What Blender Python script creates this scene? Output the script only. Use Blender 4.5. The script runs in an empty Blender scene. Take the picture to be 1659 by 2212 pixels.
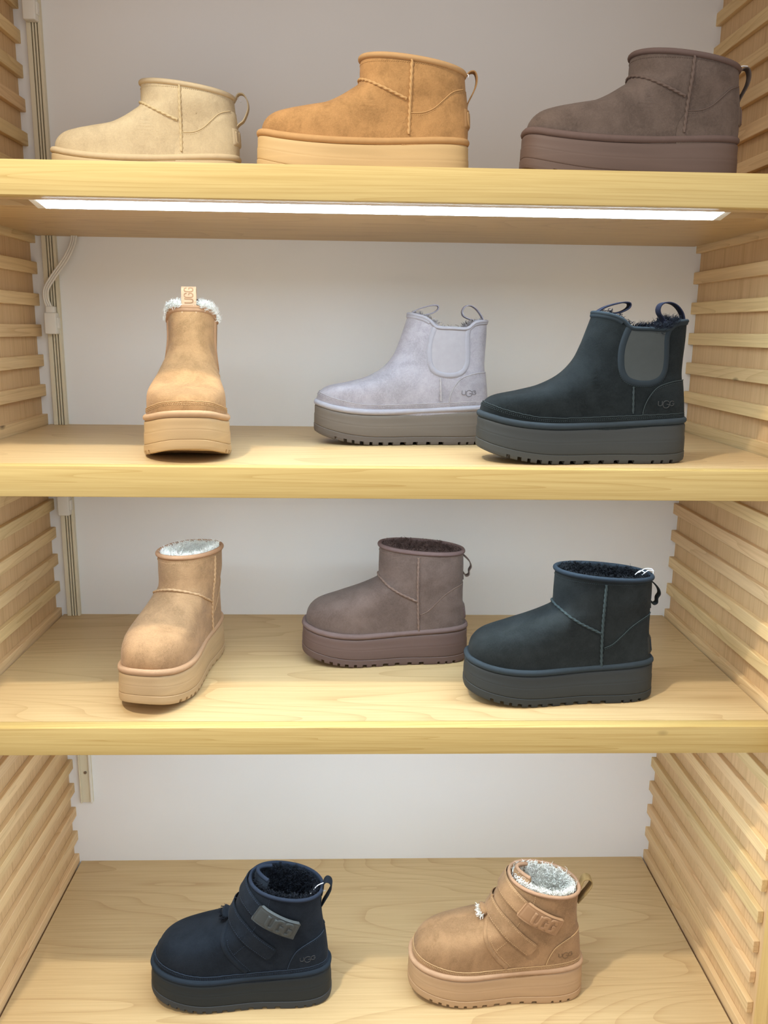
import bpy, bmesh, math, random
import numpy as np
from mathutils import Vector, Matrix
from mathutils.bvhtree import BVHTree

SC = bpy.context.scene
COL = SC.collection
PI = math.pi

# ------------------------------------------------------------------ camera
CAM = (-0.0201, -1.01445, 1.51019)
F_PX = 1815.26
YAW, PITCH, ROLL = 0.03375, -0.21354, 0.01313
fw = Vector((math.sin(YAW)*math.cos(PITCH), math.cos(YAW)*math.cos(PITCH), math.sin(PITCH)))
rt = fw.cross(Vector((0, 0, 1))).normalized()
up = rt.cross(fw)
r2 = rt*math.cos(ROLL) + up*math.sin(ROLL)
u2 = -rt*math.sin(ROLL) + up*math.cos(ROLL)
cd = bpy.data.cameras.new('camera')
cd.sensor_fit = 'HORIZONTAL'
cd.sensor_width = 36.0
cd.lens = F_PX/1659*36.0
cd.clip_start = 0.02
cam = bpy.data.objects.new('camera', cd)
COL.objects.link(cam)
M = Matrix((r2, u2, -fw)).transposed().to_4x4()
M.translation = Vector(CAM)
cam.matrix_world = M
SC.camera = cam

# ------------------------------------------------------------------ world, lamp, exposure
w = bpy.data.worlds.new('shop_ambient')
SC.world = w
w.use_nodes = True
w.node_tree.nodes['Background'].inputs[0].default_value = (0.94, 0.97, 1.0, 1)
w.node_tree.nodes['Background'].inputs[1].default_value = 1.12
SC.view_settings.view_transform = 'Standard'
SC.view_settings.look = 'None'
SC.view_settings.gamma = 1
SC.view_settings.exposure = 0.0
SC.view_settings.use_curve_mapping = False

def spot(name, loc, target, power, color, radius, size=80, blend=.5):
    l = bpy.data.lights.new(name, 'SPOT')
    l.energy = power
    l.color = color
    l.shadow_soft_size = radius
    l.spot_size = math.radians(size)
    l.spot_blend = blend
    o = bpy.data.objects.new(name, l)
    COL.objects.link(o)
    o.location = loc
    o.rotation_euler = (Vector(target)-Vector(loc)).to_track_quat('-Z', 'Y').to_euler()
    return o
# shop ceiling spotlight in front of the unit: the shelf shadows on the boards below give its place
spot('ceiling_spotlight_offscreen', (-0.66, -0.75, 2.87), (0.0, 0.05, 0.78), 125, (1.0, 0.92, 0.76), 0.035, 68, 1.0)
# the same strip lamp under each shelf whose bay shows a cool lit back wall out of the spotlight's reach
LED_POWER = 26.0
LED_COLOR = (0.68, 0.86, 1.0)

# ------------------------------------------------------------------ dimensions
ZS = {0: 2.14, 1: 1.69159, 2: 1.34449, 3: 1.00105, 4: 0.5}
T = 0.038
D = 0.44669
XW = 0.55                 # slat faces
SLAT_T = 0.009

# ------------------------------------------------------------------ materials
def srgb(r, g, b):
    f = lambda c: (c/255/12.92) if c/255 <= 0.04045 else ((c/255+0.055)/1.055)**2.4
    return (f(r), f(g), f(b), 1)

class NT:
    def __init__(s, name):
        s.m = bpy.data.materials.new(name)
        s.m.use_nodes = True
        s.t = s.m.node_tree
        s.b = s.t.nodes['Principled BSDF']
    def n(s, typ, **kw):
        nd = s.t.nodes.new(typ)
        for k, v in kw.items():
            if k.startswith('i_'):
                key = k[2:]
                nd.inputs[int(key) if key.isdigit() else key].default_value = v
            else:
                setattr(nd, k, v)
        return nd
    def l(s, a, b):
        s.t.links.new(a, b)
    def math(s, op, a, b=None, c=None):
        nd = s.n('ShaderNodeMath', operation=op)
        for i, x in enumerate((a, b, c)):
            if x is None:
                continue
            if isinstance(x, (int, float)):
                nd.inputs[i].default_value = x
            else:
                s.l(x, nd.inputs[i])
        return nd.outputs[0]
    def mix(s, f, a, b):
        nd = s.n('ShaderNodeMix', data_type='RGBA')
        if isinstance(f, (int, float)):
            nd.inputs[0].default_value = f
        else:
            s.l(f, nd.inputs[0])
        for i, x in ((6, a), (7, b)):
            if isinstance(x, tuple):
                nd.inputs[i].default_value = x
            else:
                s.l(x, nd.inputs[i])
        return nd.outputs[2]
    def ramp(s, f, p0, p1):
        nd = s.n('ShaderNodeMapRange', i_1=p0, i_2=p1)
        s.l(f, nd.inputs[0])
        return nd.outputs[0]
    def set(s, **kw):
        for k, v in kw.items():
            s.b.inputs[k.replace('_', ' ')].default_value = v

def mat_plain(name, col, rough=.6, spec=.3, metal=0):
    t = NT(name)
    t.set(Base_Color=col, Roughness=rough, Metallic=metal)
    t.b.inputs['Specular IOR Level'].default_value = spec
    return t.m

def mat_wood(name, light, dark, axis='x', ring=9.0, ringscale=(1.2, 9, 9), fine=1.0, contrast=.5, rough=.45, rnd=.0, knots=False):
    """contour lines of a stretched noise give cathedral grain; a finer stretched noise gives the fibres"""
    t = NT(name)
    tc = t.n('ShaderNodeTexCoord')
    oi = t.n('ShaderNodeObjectInfo')
    off = t.n('ShaderNodeVectorMath', operation='ADD')
    comb = t.n('ShaderNodeCombineXYZ')
    o1 = t.math('MULTIPLY', oi.outputs['Random'], 37.0)
    o2 = t.math('MULTIPLY', oi.outputs['Random'], 91.0)
    t.l(o1, comb.inputs[0]); t.l(o2, comb.inputs[1]); t.l(o1, comb.inputs[2])
    t.l(tc.outputs['Object'], off.inputs[0]); t.l(comb.outputs[0], off.inputs[1])
    def order(v):   # v given as (along, across, across)
        return {'x': (v[0], v[1], v[2]), 'y': (v[1], v[0], v[2]), 'z': (v[1], v[2], v[0])}[axis]
    mp = t.n('ShaderNodeMapping'); mp.inputs['Scale'].default_value = order(ringscale)
    t.l(off.outputs[0], mp.inputs[0])
    n1 = t.n('ShaderNodeTexNoise', i_Scale=1.0, i_Detail=1.5, i_Roughness=.45, i_Distortion=.25)
    t.l(mp.outputs[0], n1.inputs['Vector'])
    ph = t.math('MULTIPLY', n1.outputs[0], ring)
    g = t.math('FRACT', ph)
    g = t.math('POWER', g, 6.0)
    mp2 = t.n('ShaderNodeMapping'); mp2.inputs['Scale'].default_value = order((6*fine, 240*fine, 240*fine))
    t.l(off.outputs[0], mp2.inputs[0])
    n2 = t.n('ShaderNodeTexNoise', i_Scale=1.0, i_Detail=4, i_Roughness=.6)
    t.l(mp2.outputs[0], n2.inputs['Vector'])
    f2 = t.ramp(n2.outputs[0], .35, .68)
    mp3 = t.n('ShaderNodeMapping'); mp3.inputs['Scale'].default_value = order((1.5, 6, 6))
    t.l(off.outputs[0], mp3.inputs[0])
    n3 = t.n('ShaderNodeTexNoise', i_Scale=1.0, i_Detail=2)
    t.l(mp3.outputs[0], n3.inputs['Vector'])
    f3 = t.ramp(n3.outputs[0], .3, .7)
    a = t.math('MULTIPLY', g, .62*contrast)
    b = t.math('MULTIPLY_ADD', f2, .55*contrast, a)
    cc = t.math('MULTIPLY_ADD', f3, .30*contrast, b)
    col = t.mix(cc, light, dark)
    if knots:
        vo = t.n('ShaderNodeTexVoronoi', i_Scale=1.0)
        mpk = t.n('ShaderNodeMapping'); mpk.inputs['Scale'].default_value = order((3.0, 6, 6))
        t.l(off.outputs[0], mpk.inputs[0]); t.l(mpk.outputs[0], vo.inputs['Vector'])
        k = t.ramp(vo.outputs['Distance'], .045, .02)
        col = t.mix(k, col, tuple(c*.35 for c in dark[:3])+(1,))
    if rnd:
        hs = t.n('ShaderNodeHueSaturation')
        v = t.math('MULTIPLY_ADD', oi.outputs['Random'], rnd, 1-rnd/2)
        t.l(v, hs.inputs['Value']); t.l(col, hs.inputs['Color'])
        r3 = t.math('FRACT', t.math('MULTIPLY', oi.outputs['Random'], 17.3))
        t.l(t.math('MULTIPLY_ADD', r3, .016, .492), hs.inputs['Hue'])
        col = hs.outputs[0]
    t.l(col, t.b.inputs['Base Color'])
    t.set(Roughness=rough)
    t.b.inputs['Specular IOR Level'].default_value = .28
    bp = t.n('ShaderNodeBump', i_Strength=.10, i_Distance=.0006)
    t.l(b, bp.inputs['Height']); t.l(bp.outputs[0], t.b.inputs['Normal'])
    return t.m

def mat_suede(name, base, light=None, amt=.55, dark=None):
    t = NT(name)
    dk = base[0] < .03
    light = light or tuple(min(1, c*(1.75 if not dk else 2.1)+.008) for c in base[:3])+(1,)
    dark = dark or tuple(c*.72 for c in base[:3])+(1,)
    tc = t.n('ShaderNodeTexCoord')
    oi = t.n('ShaderNodeObjectInfo')
    n1 = t.n('ShaderNodeTexNoise', noise_dimensions='4D', i_Scale=26, i_Detail=5, i_Roughness=.62, i_Distortion=.6)
    t.l(tc.outputs['Object'], n1.inputs['Vector'])
    t.l(t.math('MULTIPLY', oi.outputs['Random'], 50), n1.inputs['W'])
    n2 = t.n('ShaderNodeTexNoise', i_Scale=170, i_Detail=6, i_Roughness=.78, i_Distortion=2.0)
    t.l(tc.outputs['Object'], n2.inputs['Vector'])
    n3 = t.n('ShaderNodeTexNoise', i_Scale=1500, i_Detail=2, i_Roughness=.6)
    t.l(tc.outputs['Object'], n3.inputs['Vector'])
    a = t.ramp(n1.outputs[0], .42, .70)
    d = t.ramp(n1.outputs[0], .50, .28)
    e = t.ramp(n2.outputs[0], .40, .70)
    col = t.mix(t.math('MULTIPLY', a, amt), base, light)
    col = t.mix(t.math('MULTIPLY', d, amt*.9), col, dark)
    col = t.mix(t.math('MULTIPLY', e, amt*.75), col, light)
    col = t.mix(t.math('MULTIPLY', t.ramp(n3.outputs[0], .55, .35), .25), col, dark)
    t.l(col, t.b.inputs['Base Color'])
    t.set(Roughness=.95)
    t.b.inputs['Specular IOR Level'].default_value = .12
    t.b.inputs['Sheen Weight'].default_value = .22 if not dk else .07
    t.b.inputs['Sheen Roughness'].default_value = .45
    t.b.inputs['Sheen Tint'].default_value = tuple(min(1, c*.5+.4) for c in base[:3])+(1,)
    bp = t.n('ShaderNodeBump', i_Strength=.6, i_Distance=.0009)
    h = t.math('MULTIPLY_ADD', n3.outputs[0], .5, n2.outputs[0])
    t.l(h, bp.inputs['Height']); t.l(bp.outputs[0], t.b.inputs['Normal'])
    return t.m

def mat_weave(name, base, light, scale=900):
    t = NT(name)
    tc = t.n('ShaderNodeTexCoord')
    wv = t.n('ShaderNodeTexWave', i_Scale=scale*.7, i_Distortion=1.5, i_Detail=1.0)
    wv.bands_direction = 'DIAGONAL'
    t.l(tc.outputs['Object'], wv.inputs['Vector'])
    n = t.n('ShaderNodeTexNoise', i_Scale=120, i_Detail=4)
    t.l(tc.outputs['Object'], n.inputs['Vector'])
    col = t.mix(t.math('MULTIPLY', wv.outputs[1], t.ramp(n.outputs[0], .2, .9)), base, light)
    t.l(col, t.b.inputs['Base Color'])
    t.set(Roughness=.85)
    t.b.inputs['Specular IOR Level'].default_value = .2
    bp = t.n('ShaderNodeBump', i_Strength=.2, i_Distance=.0003)
    t.l(wv.outputs[1], bp.inputs['Height']); t.l(bp.outputs[0], t.b.inputs['Normal'])
    return t.m

def mat_foam(name, base, light):
    """moulded foam sole: very faint horizontal flow bands"""
    t = NT(name)
    tc = t.n('ShaderNodeTexCoord')
    mp = t.n('ShaderNodeMapping'); mp.inputs['Scale'].default_value = (5, 5, 95)
    t.l(tc.outputs['Object'], mp.inputs[0])
    n = t.n('ShaderNodeTexNoise', i_Scale=1, i_Detail=3, i_Distortion=.5)
    t.l(mp.outputs[0], n.inputs['Vector'])
    n2 = t.n('ShaderNodeTexNoise', i_Scale=700, i_Detail=3)
    t.l(tc.outputs['Object'], n2.inputs['Vector'])
    col = t.mix(t.ramp(n.outputs[0], .35, .7), base, light)
    t.l(col, t.b.inputs['Base Color'])
    t.set(Roughness=.62)
    t.b.inputs['Specular IOR Level'].default_value = .3
    bp = t.n('ShaderNodeBump', i_Strength=.12, i_Distance=.0005)
    t.l(n2.outputs[0], bp.inputs['Height']); t.l(bp.outputs[0], t.b.inputs['Normal'])
    return t.m

def mat_fleece(name, base, light):
    t = NT(name)
    tc = t.n('ShaderNodeTexCoord')
    n = t.n('ShaderNodeTexNoise', i_Scale=180, i_Detail=4)
    t.l(tc.outputs['Object'], n.inputs['Vector'])
    t.l(t.mix(t.ramp(n.outputs[0], .3, .7), base, light), t.b.inputs['Base Color'])
    t.set(Roughness=.95)
    t.b.inputs['Specular IOR Level'].default_value = .1
    t.b.inputs['Sheen Weight'].default_value = .25 if base[0] > .1 else .03
    return t.m

def mat_emit(name, col, strength):
    t = NT(name)
    t.set(Base_Color=(.9, .9, .9, 1))
    t.b.inputs['Emission Color'].default_value = col+(1,)
    t.b.inputs['Emission Strength'].default_value = strength
    return t.m

def mat_wall(name):
    t = NT(name)
    tc = t.n('ShaderNodeTexCoord')
    n = t.n('ShaderNodeTexNoise', i_Scale=3.0, i_Detail=3)
    t.l(tc.outputs['Object'], n.inputs['Vector'])
    n2 = t.n('ShaderNodeTexNoise', i_Scale=420, i_Detail=3)
    t.l(tc.outputs['Object'], n2.inputs['Vector'])
    col = t.mix(t.ramp(n.outputs[0], .3, .7), srgb(240, 239, 238), srgb(235, 234, 232))
    t.l(col, t.b.inputs['Base Color'])
    t.set(Roughness=.8)
    t.b.inputs['Specular IOR Level'].default_value = .2
    bp = t.n('ShaderNodeBump', i_Strength=.08, i_Distance=.0006)
    t.l(n2.outputs[0], bp.inputs['Height']); t.l(bp.outputs[0], t.b.inputs['Normal'])
    return t.m

PINE_L, PINE_D = srgb(236, 208, 148), srgb(196, 152, 88)
M_WALL = mat_wall('painted_wall')
M_BOARD = mat_wood('shelf_board_wood', srgb(208, 180, 134), srgb(172, 138, 94), 'x', 22, (1.1, 6.0, 6.0), 1, .62, .42)
M_EDGE = mat_wood('shelf_edge_wood', srgb(208, 182, 120), srgb(178, 146, 84), 'x', 30, (.35, 10, 26), 1, .70, .42, 0, True)
M_SLAT = mat_wood('slat_wood', srgb(229, 199, 150), srgb(188, 150, 102), 'y', 12, (1.6, 22, 22), 1, .62, .5, .16, True)
M_PANEL = mat_wood('panel_wood', srgb(218, 184, 138), srgb(182, 144, 100), 'z', 14, (.5, 26, 26), 1, .55, .55)
M_STILE = mat_wood('stile_wood', srgb(214, 182, 120), srgb(180, 140, 82), 'z', 6, (.8, 14, 14), 1, .5, .5)
M_FLOOR = mat_wood('floor_wood', srgb(170, 135, 95), srgb(120, 88, 58), 'x', 6, (1, 6, 6), 1, .5, .5)
M_TRACK = mat_plain('ivory_plastic', srgb(222, 212, 186), .45, .4)
M_WHITE = mat_plain('white_plastic', srgb(230, 226, 216), .4, .4)
M_STEEL = mat_plain('screw_steel', srgb(150, 145, 140), .35, .5, 1)
M_THREAD = mat_plain('white_thread', srgb(235, 235, 238), .5, .4)

# ------------------------------------------------------------------ mesh helpers
def mesh_obj(name, verts, faces, m, parent=None, smooth=True, sharp=None):
    me = bpy.data.meshes.new(name)
    me.from_pydata([tuple(v) for v in verts], [], [tuple(f) for f in faces])
    bm = bmesh.new(); bm.from_mesh(me)
    bmesh.ops.recalc_face_normals(bm, faces=bm.faces)
    bm.to_mesh(me); bm.free()
    if smooth:
        me.shade_smooth()
        if sharp:
            me.set_sharp_from_angle(angle=math.radians(sharp))
    me.materials.append(m)
    o = bpy.data.objects.new(name, me)
    COL.objects.link(o)
    if parent:
        o.parent = parent
    return o

def box_bm(x0, x1, y0, y1, z0, z1, bev=0.0, seg=1):
    bm = bmesh.new()
    bmesh.ops.create_cube(bm, size=1)
    for v in bm.verts:
        v.co = Vector(((x0+x1)/2+v.co.x*(x1-x0), (y0+y1)/2+v.co.y*(y1-y0), (z0+z1)/2+v.co.z*(z1-z0)))
    if bev:
        bmesh.ops.bevel(bm, geom=bm.edges[:], offset=bev, segments=seg, profile=.5, affect='EDGES')
    return bm

def bm_obj(name, bm, m, parent=None, smooth=False):
    me = bpy.data.meshes.new(name)
    bmesh.ops.recalc_face_normals(bm, faces=bm.faces)
    bm.to_mesh(me); bm.free()
    if smooth:
        me.shade_smooth(); me.set_sharp_from_angle(angle=math.radians(35))
    me.materials.append(m)
    o = bpy.data.objects.new(name, me)
    COL.objects.link(o)
    if parent:
        o.parent = parent
    return o

def box(name, x0, x1, y0, y1, z0, z1, m, parent=None, bev=0.0, seg=1):
    return bm_obj(name, box_bm(x0, x1, y0, y1, z0, z1, bev, seg), m, parent, bev > 0)

def empty(name, loc=(0, 0, 0), rz=0):
    o = bpy.data.objects.new(name, None)
    COL.objects.link(o)
    o.location = loc
    o.rotation_euler = (0, 0, rz)
    o.empty_display_size = .05
    return o

def tag(o, label, cat, group=None):
    o['label'] = label
    o['category'] = cat
    if group:
        o['group'] = group
    return o

def catmull(pts, n):
    p = [np.array(a, float) for a in pts]
    p = [2*p[0]-p[1]]+p+[2*p[-1]-p[-2]]
    out = []
    for i in range(1, len(p)-2):
        d = [max(np.linalg.norm(p[i+k]-p[i+k-1])**.5, 1e-6) for k in (0, 1, 2)]
        t0, t1 = 0, d[0]
        t2 = t1+d[1]; t3 = t2+d[2]
        for t in np.linspace(t1, t2, 24, endpoint=False):
            A1 = (t1-t)/(t1-t0)*p[i-1]+(t-t0)/(t1-t0)*p[i]
            A2 = (t2-t)/(t2-t1)*p[i]+(t-t1)/(t2-t1)*p[i+1]
            A3 = (t3-t)/(t3-t2)*p[i+1]+(t-t2)/(t3-t2)*p[i+2]
            B1 = (t2-t)/(t2-t0)*A1+(t-t0)/(t2-t0)*A2
            B2 = (t3-t)/(t3-t1)*A2+(t-t1)/(t3-t1)*A3
            out.append((t2-t)/(t2-t1)*B1+(t-t1)/(t2-t1)*B2)
    out.append(p[-2])
    out = np.array(out)
    s = np.concatenate(([0], np.cumsum(np.linalg.norm(np.diff(out, axis=0), axis=1))))
    q = np.linspace(0, s[-1], n)
    return np.stack([np.interp(q, s, out[:, k]) for k in range(out.shape[1])], 1)

def grid_faces(nu, nv, wrap_u=True, off=0):
    f = []
    for j in range(nv-1):
        for i in range(nu if wrap_u else nu-1):
            a = j*nu+i; b = j*nu+(i+1) % nu
            f.append((off+a, off+b, off+b+nu, off+a+nu))
    return f

def tube(path, r, nseg=8, closed=False, caps=True, twist=None, upv=None):
    """sweep a circle; r float or per-point; twist=(pitch, amp) gives a braided surface"""
    P = np.array(path, float); n = len(P)
    if closed:
        tg = np.roll(P, -1, 0)-np.roll(P, 1, 0)
    else:
        tg = np.gradient(P, axis=0)
    tg /= np.linalg.norm(tg, axis=1)[:, None]+1e-12
    nm = np.zeros_like(P)
    a = np.array((0, 0, 1.0)) if abs(tg[0][2]) < .9 else np.array((1.0, 0, 0))
    cur = a-tg[0]*(a@tg[0])
    for i in range(n):
        cur = cur-tg[i]*(cur@tg[i]); cur /= np.linalg.norm(cur)+1e-12
        nm[i] = cur
    bn = np.cross(tg, nm)
    R = np.full(n, r) if np.isscalar(r) else np.array(r)
    s = np.concatenate(([0], np.cumsum(np.linalg.norm(np.diff(P, axis=0), axis=1))))
    th = np.linspace(0, 2*PI, nseg, endpoint=False)
    V = []
    for i in range(n):
        rr = R[i]*np.ones(nseg)
        if twist:
            rr = rr*(1+twist[1]*np.cos(2*th+2*PI*s[i]/twist[0]))
        V.append(P[i]+(nm[i][None]*np.cos(th)[:, None]+bn[i][None]*np.sin(th)[:, None])*rr[:, None])
    V = np.concatenate(V)
    Fc = grid_faces(nseg, n)
    if closed:
        for i in range(nseg):
            Fc.append(((n-1)*nseg+i, (n-1)*nseg+(i+1) % nseg, (i+1) % nseg, i))
    elif caps:
        Fc.append(tuple(range(nseg))[::-1]); Fc.append(tuple((n-1)*nseg+i for i in range(nseg)))
    return V, Fc

def strip(path, wdir, width, thick):
    """a flat webbing strip swept along a path"""
    P = np.array(path, float); n = len(P)
    tg = np.gradient(P, axis=0); tg /= np.linalg.norm(tg, axis=1)[:, None]+1e-12
    wd = np.array(wdir, float)
    wd = np.tile(wd, (n, 1)) if wd.ndim == 1 else wd
    nm = np.cross(tg, wd); nm /= np.linalg.norm(nm, axis=1)[:, None]+1e-12
    prof = [(-.5, -.3), (-.46, -.5), (.46, -.5), (.5, -.3), (.5, .3), (.46, .5), (-.46, .5), (-.5, .3)]
    V = []
    for i in range(n):
        for a, b in prof:
            V.append(P[i]+wd[i]*a*width+nm[i]*b*thick)
    Fc = grid_faces(8, n)
    Fc.append(tuple(range(8))[::-1]); Fc.append(tuple((n-1)*8+i for i in range(8)))
    return V, Fc

def merge(parts):
    V, Fc, o = [], [], 0
    for v, f in parts:
        V.extend([tuple(a) for a in v]); Fc.extend([tuple(i+o for i in q) for q in f]); o += len(v)
    return V, Fc

# ================================================================== SETTING
wb = box('wall_back', -1.6, 1.6, D, D+.05, 0, 2.6, M_WALL); wb['kind'] = 'structure'
fl = box('floor', -1.6, 1.6, -2.6, .6, -.04, 0, M_FLOOR); fl['kind'] = 'structure'

def side_panel(name, sx):
    xp = XW+SLAT_T
    a, b = sorted((sx*xp, sx*(xp+.022)))
    p = box(name, a, b, -.004, D, 0.0, 2.6, M_PANEL); p['kind'] = 'structure'
    a, b = sorted((sx*(xp-.0035), sx*(xp+.024)))
    box('stile', a, b, -.034, -.004, 0.0, 2.6, M_STILE, p, .001)
    me = None
    for k in range(-9, 34):
        zt = .516+.0498*k
        if zt < .5-.01 or zt > 2.3:
            continue
        if me is None:
            bm = box_bm(-SLAT_T/2, SLAT_T/2, -(D-.006)/2, (D-.006)/2, -.0097, .0097, .0007)
            o = bm_obj('slat', bm, M_SLAT, p, True); me = o.data
        else:
            o = bpy.data.objects.new('slat', me); COL.objects.link(o); o.parent = p
        rr = random.Random(k*7+(sx > 0))
        o.location = (sx*(XW+SLAT_T/2), (D+.006)/2+rr.uniform(-.0, .004), zt-.0097+rr.uniform(-.0006, .0006))
    return p
side_panel('wall_left', -1)
side_panel('wall_right', 1)

SHELF_LAB = {0: 'pale pine shelf above the cream and brown low boots',
             1: 'topmost visible pine shelf with glowing light strip under its front edge',
             2: 'pine shelf carrying three pull-tab ankle boots in tan, grey and black',
             3: 'pine shelf carrying three plain short boots in chestnut, brown and black',
             4: 'lowest pine shelf carrying two strapped boots in navy and chestnut'}
def shelf(i):
    z = ZS[i]
    e = empty('shelf', (0, 0, z))
    tag(e, SHELF_LAB[i], 'shelf', 'pine shelves of the display')
    X = XW-.0036
    prof = [(.02, -T), (.036, -T), (.036, -T+.014), (.088, -T+.014), (.088, -T), (D, -T), (D, 0), (.02, 0)]
    if i == 4:
        prof = [(.02, -T), (D, -T), (D, 0), (.02, 0)]
    n = len(prof)
    V = [(-X, a, b) for a, b in prof]+[(X, a, b) for a, b in prof]
    Fc = [(k, (k+1) % n, n+(k+1) % n, n+k) for k in range(n)]+[tuple(range(n)), tuple(range(n, 2*n))]
    mesh_obj('board', V, Fc, M_BOARD, e, False)
    box('front_edge', -X, X, 0, .0199, -T, 0.0002, M_EDGE, e, .0011, 2)
    if 0 < i < 4:
        t = empty('light_strip', (0.012, .062, z-T))
        tag(t, {1: 'glowing white strip lamp recessed under the topmost visible shelf',
                2: 'strip lamp recessed under the shelf of pull-tab boots', 3: 'strip lamp recessed under the shelf of plain short boots'}[i], 'lamp', 'strip lamps under the shelves')
        # wedge-shaped housing set into the groove, its lit face tipped down and forward
        def prism(name, prof, x, m):
            n = len(prof)
            V = [(-x, a, b) for a, b in prof]+[(x, a, b) for a, b in prof]
            Fc = [(k, (k+1) % n, n+(k+1) % n, n+k) for k in range(n)]+[tuple(range(n)), tuple(range(n, 2*n))]
            mesh_obj(name, V, Fc, m, t, False)
        prism('housing', [(-.0235, .0138), (.0255, .0138), (.0255, -.0030), (.0240, -.0030), (-.0235, .0060)], .425, M_WHITE)
        prism('diffuser', [(-.0225, .0058), (.0239, -.0016), (.0239, -.0030), (-.0225, .0044)], .415, mat_emit('led_diffuser', LED_COLOR, LED_POWER))
    return e
for i in range(5):
    shelf(i)

# ---- wall-mounted cable track on the left of the back wall
def cable_track(z0, z1, label):
    e = empty('cable_track', (-.526, D, z0))
    tag(e, label, 'cable track', 'cable track lengths on the back wall')
    h = z1-z0
    box('base', -.0112, .0112, -.0010, 0, 0, h, M_TRACK, e, .0002)
    for x0, x1 in ((-.0112, -.0040), (-.0021, .0004), (.0023, .0048), (.0067, .0112)):
        box('rib', x0, x1, -.0095, -.0009, 0, h, M_TRACK, e, .0004)
    return e
cable_track(ZS[1], ZS[0]-T, 'ivory grooved cable track above the topmost visible shelf, behind the cream boot')
cable_track(ZS[2], ZS[1]-T, 'ivory grooved cable track on the wall above the pull-tab boots, crossed by a cable')
cable_track(ZS[3], ZS[2]-T, 'ivory grooved cable track on the wall behind the chestnut short boot')
e = empty('cable_track', (-.526, D, .628))
tag(e, 'short ivory cable track end with one screw above the strapped boots', 'cable track', 'cable track lengths on the back wall')
box('base', -.0112, .0112, -.005, 0, 0, ZS[3]-T-.628, M_TRACK, e, .0006)
box('lip', -.0112, -.0085, -.0095, -.005, 0, ZS[3]-T-.628, M_TRACK, e, .0005)
box('lip', .0075, .0112, -.0095, -.005, 0, ZS[3]-T-.628, M_WHITE, e, .0005)
V, Fc = tube([(0, -.0045, .062), (0, -.0068, .062)], .0028, 14)
mesh_obj('screw', V, Fc, M_STEEL, e, True, 40)

def connector(name, zc, label, group='white connectors on the cable track'):
    e = empty(name, (-.5265, D-.008, zc))
    tag(e, label, 'connector', group)
    box('body', -.0098, .0098, -.017, 0, -.021, .014, M_WHITE, e, .0022, 3)
    box('collar', -.0072, .0072, -.0135, -.001, .013, .024, M_WHITE, e, .0016, 2)
    box('latch', .0092, .0122, -.012, -.003, -.012, .006, M_WHITE, e, .0008)
    return e
connector('cable_connector', 1.990, 'white cable connector on the track at the very top of the wall')
connector('cable_connector', 1.517, 'white cable connector at the end of the hanging grey-white cable')
connector('cable_connector', 1.209, 'white cable connector tucked right under the pull-tab boots shelf')
# flat three-core cable hanging from behind the upper shelf into the middle connector
cab = empty('power_cable', (-.5265, D-.016, 1.54))
tag(cab, 'white three-core flat cable curving down from shelf to connector', 'cable')
cp = catmull([(-.482, D-.012, 1.657), (-.485, D-.016, 1.640), (-.495, D-.022, 1.617), (-.515, D-.024, 1.590), (-.530, D-.022, 1.568), (-.5325, D-.018, 1.552), (-.5275, D-.016, 1.536)], 40)
for k in (-1, 0, 1):
    q = cp-np.array(cab.location)
    tg = np.gradient(q, axis=0); tg /= np.linalg.norm(tg, axis=1)[:, None]
    sd = np.stack([tg[:, 2], 0*tg[:, 0], -tg[:, 0]], 1)
    V, Fc = tube(q+sd*k*.0034, .00175, 8)
    mesh_obj('core', V, Fc, M_WHITE, cab)

# ================================================================== BOOTS
L = .275
ZTX = np.array([-.01, 0, .04, .09, .14, .18, .215, .245, .265, .275, .285])
ZTZ = np.array([.0535, .053, .0515, .049, .0468, .0462, .048, .052, .0565, .0585, .0595])
def smooth_interp(xs, ys):
    c = catmull(np.stack([xs, ys], 1), 400)
    return lambda x: np.interp(x, c[:, 0], c[:, 1])
sole_top = smooth_interp(ZTX, ZTZ)
sole_bot = smooth_interp(np.array([-.01, 0, .012, .03, .10, .165, .195, .22, .245, .262, .275, .285]), np.array([.006, .0035, .001, 0, 0, 0, .0012, .0042, .009, .0135, .0180, .021]))
W_sole = smooth_interp(np.array([-.01, 0, .035, .075, .11, .15, .19, .225, .255, .285]), np.array([.040, .0405, .0405, .0395, .041, .0475, .0535, .055, .0545, .0535]))
W_foot = smooth_interp(np.array([-.01, 0, .03, .09, .14, .18, .215, .25, .285]), np.array([.0355, .036, .0365, .0375, .0425, .0480, .0500, .0495, .0485]))

def foot_curve(x):        # the slight inward sweep of a left foot
    return -.004*np.sin(np.clip(x/L, 0, 1)*PI)+.004*np.clip((x/L-.5)*2, 0, 1)**2

def sole_outline(n, inset=0.0):
    u = np.linspace(0, 2*PI, n, endpoint=False)
    s = np.cos(u)
    x = L/2+L/2*np.sign(s)*np.abs(s)**.92
    q = np.clip(np.abs((x-L/2)/(L/2)), 0, 1)
    hw = W_sole(x)*(1-q**2.75)**(1/2.75)
    y = np.where(np.sin(u) >= 0, 1, -1)*hw+foot_curve(x)
    P = np.stack([x, y], 1)
    for _ in range(3):
        P = (np.roll(P, 1, 0)+2*P+np.roll(P, -1, 0))/4
    tg = np.roll(P, -1, 0)-np.roll(P, 1, 0); tg /= np.linalg.norm(tg, axis=1)[:, None]
    nm = np.stack([tg[:, 1], -tg[:, 0]], 1)
    return P, nm      # u increasing runs toe -> +y -> heel, so nm points outward

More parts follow.
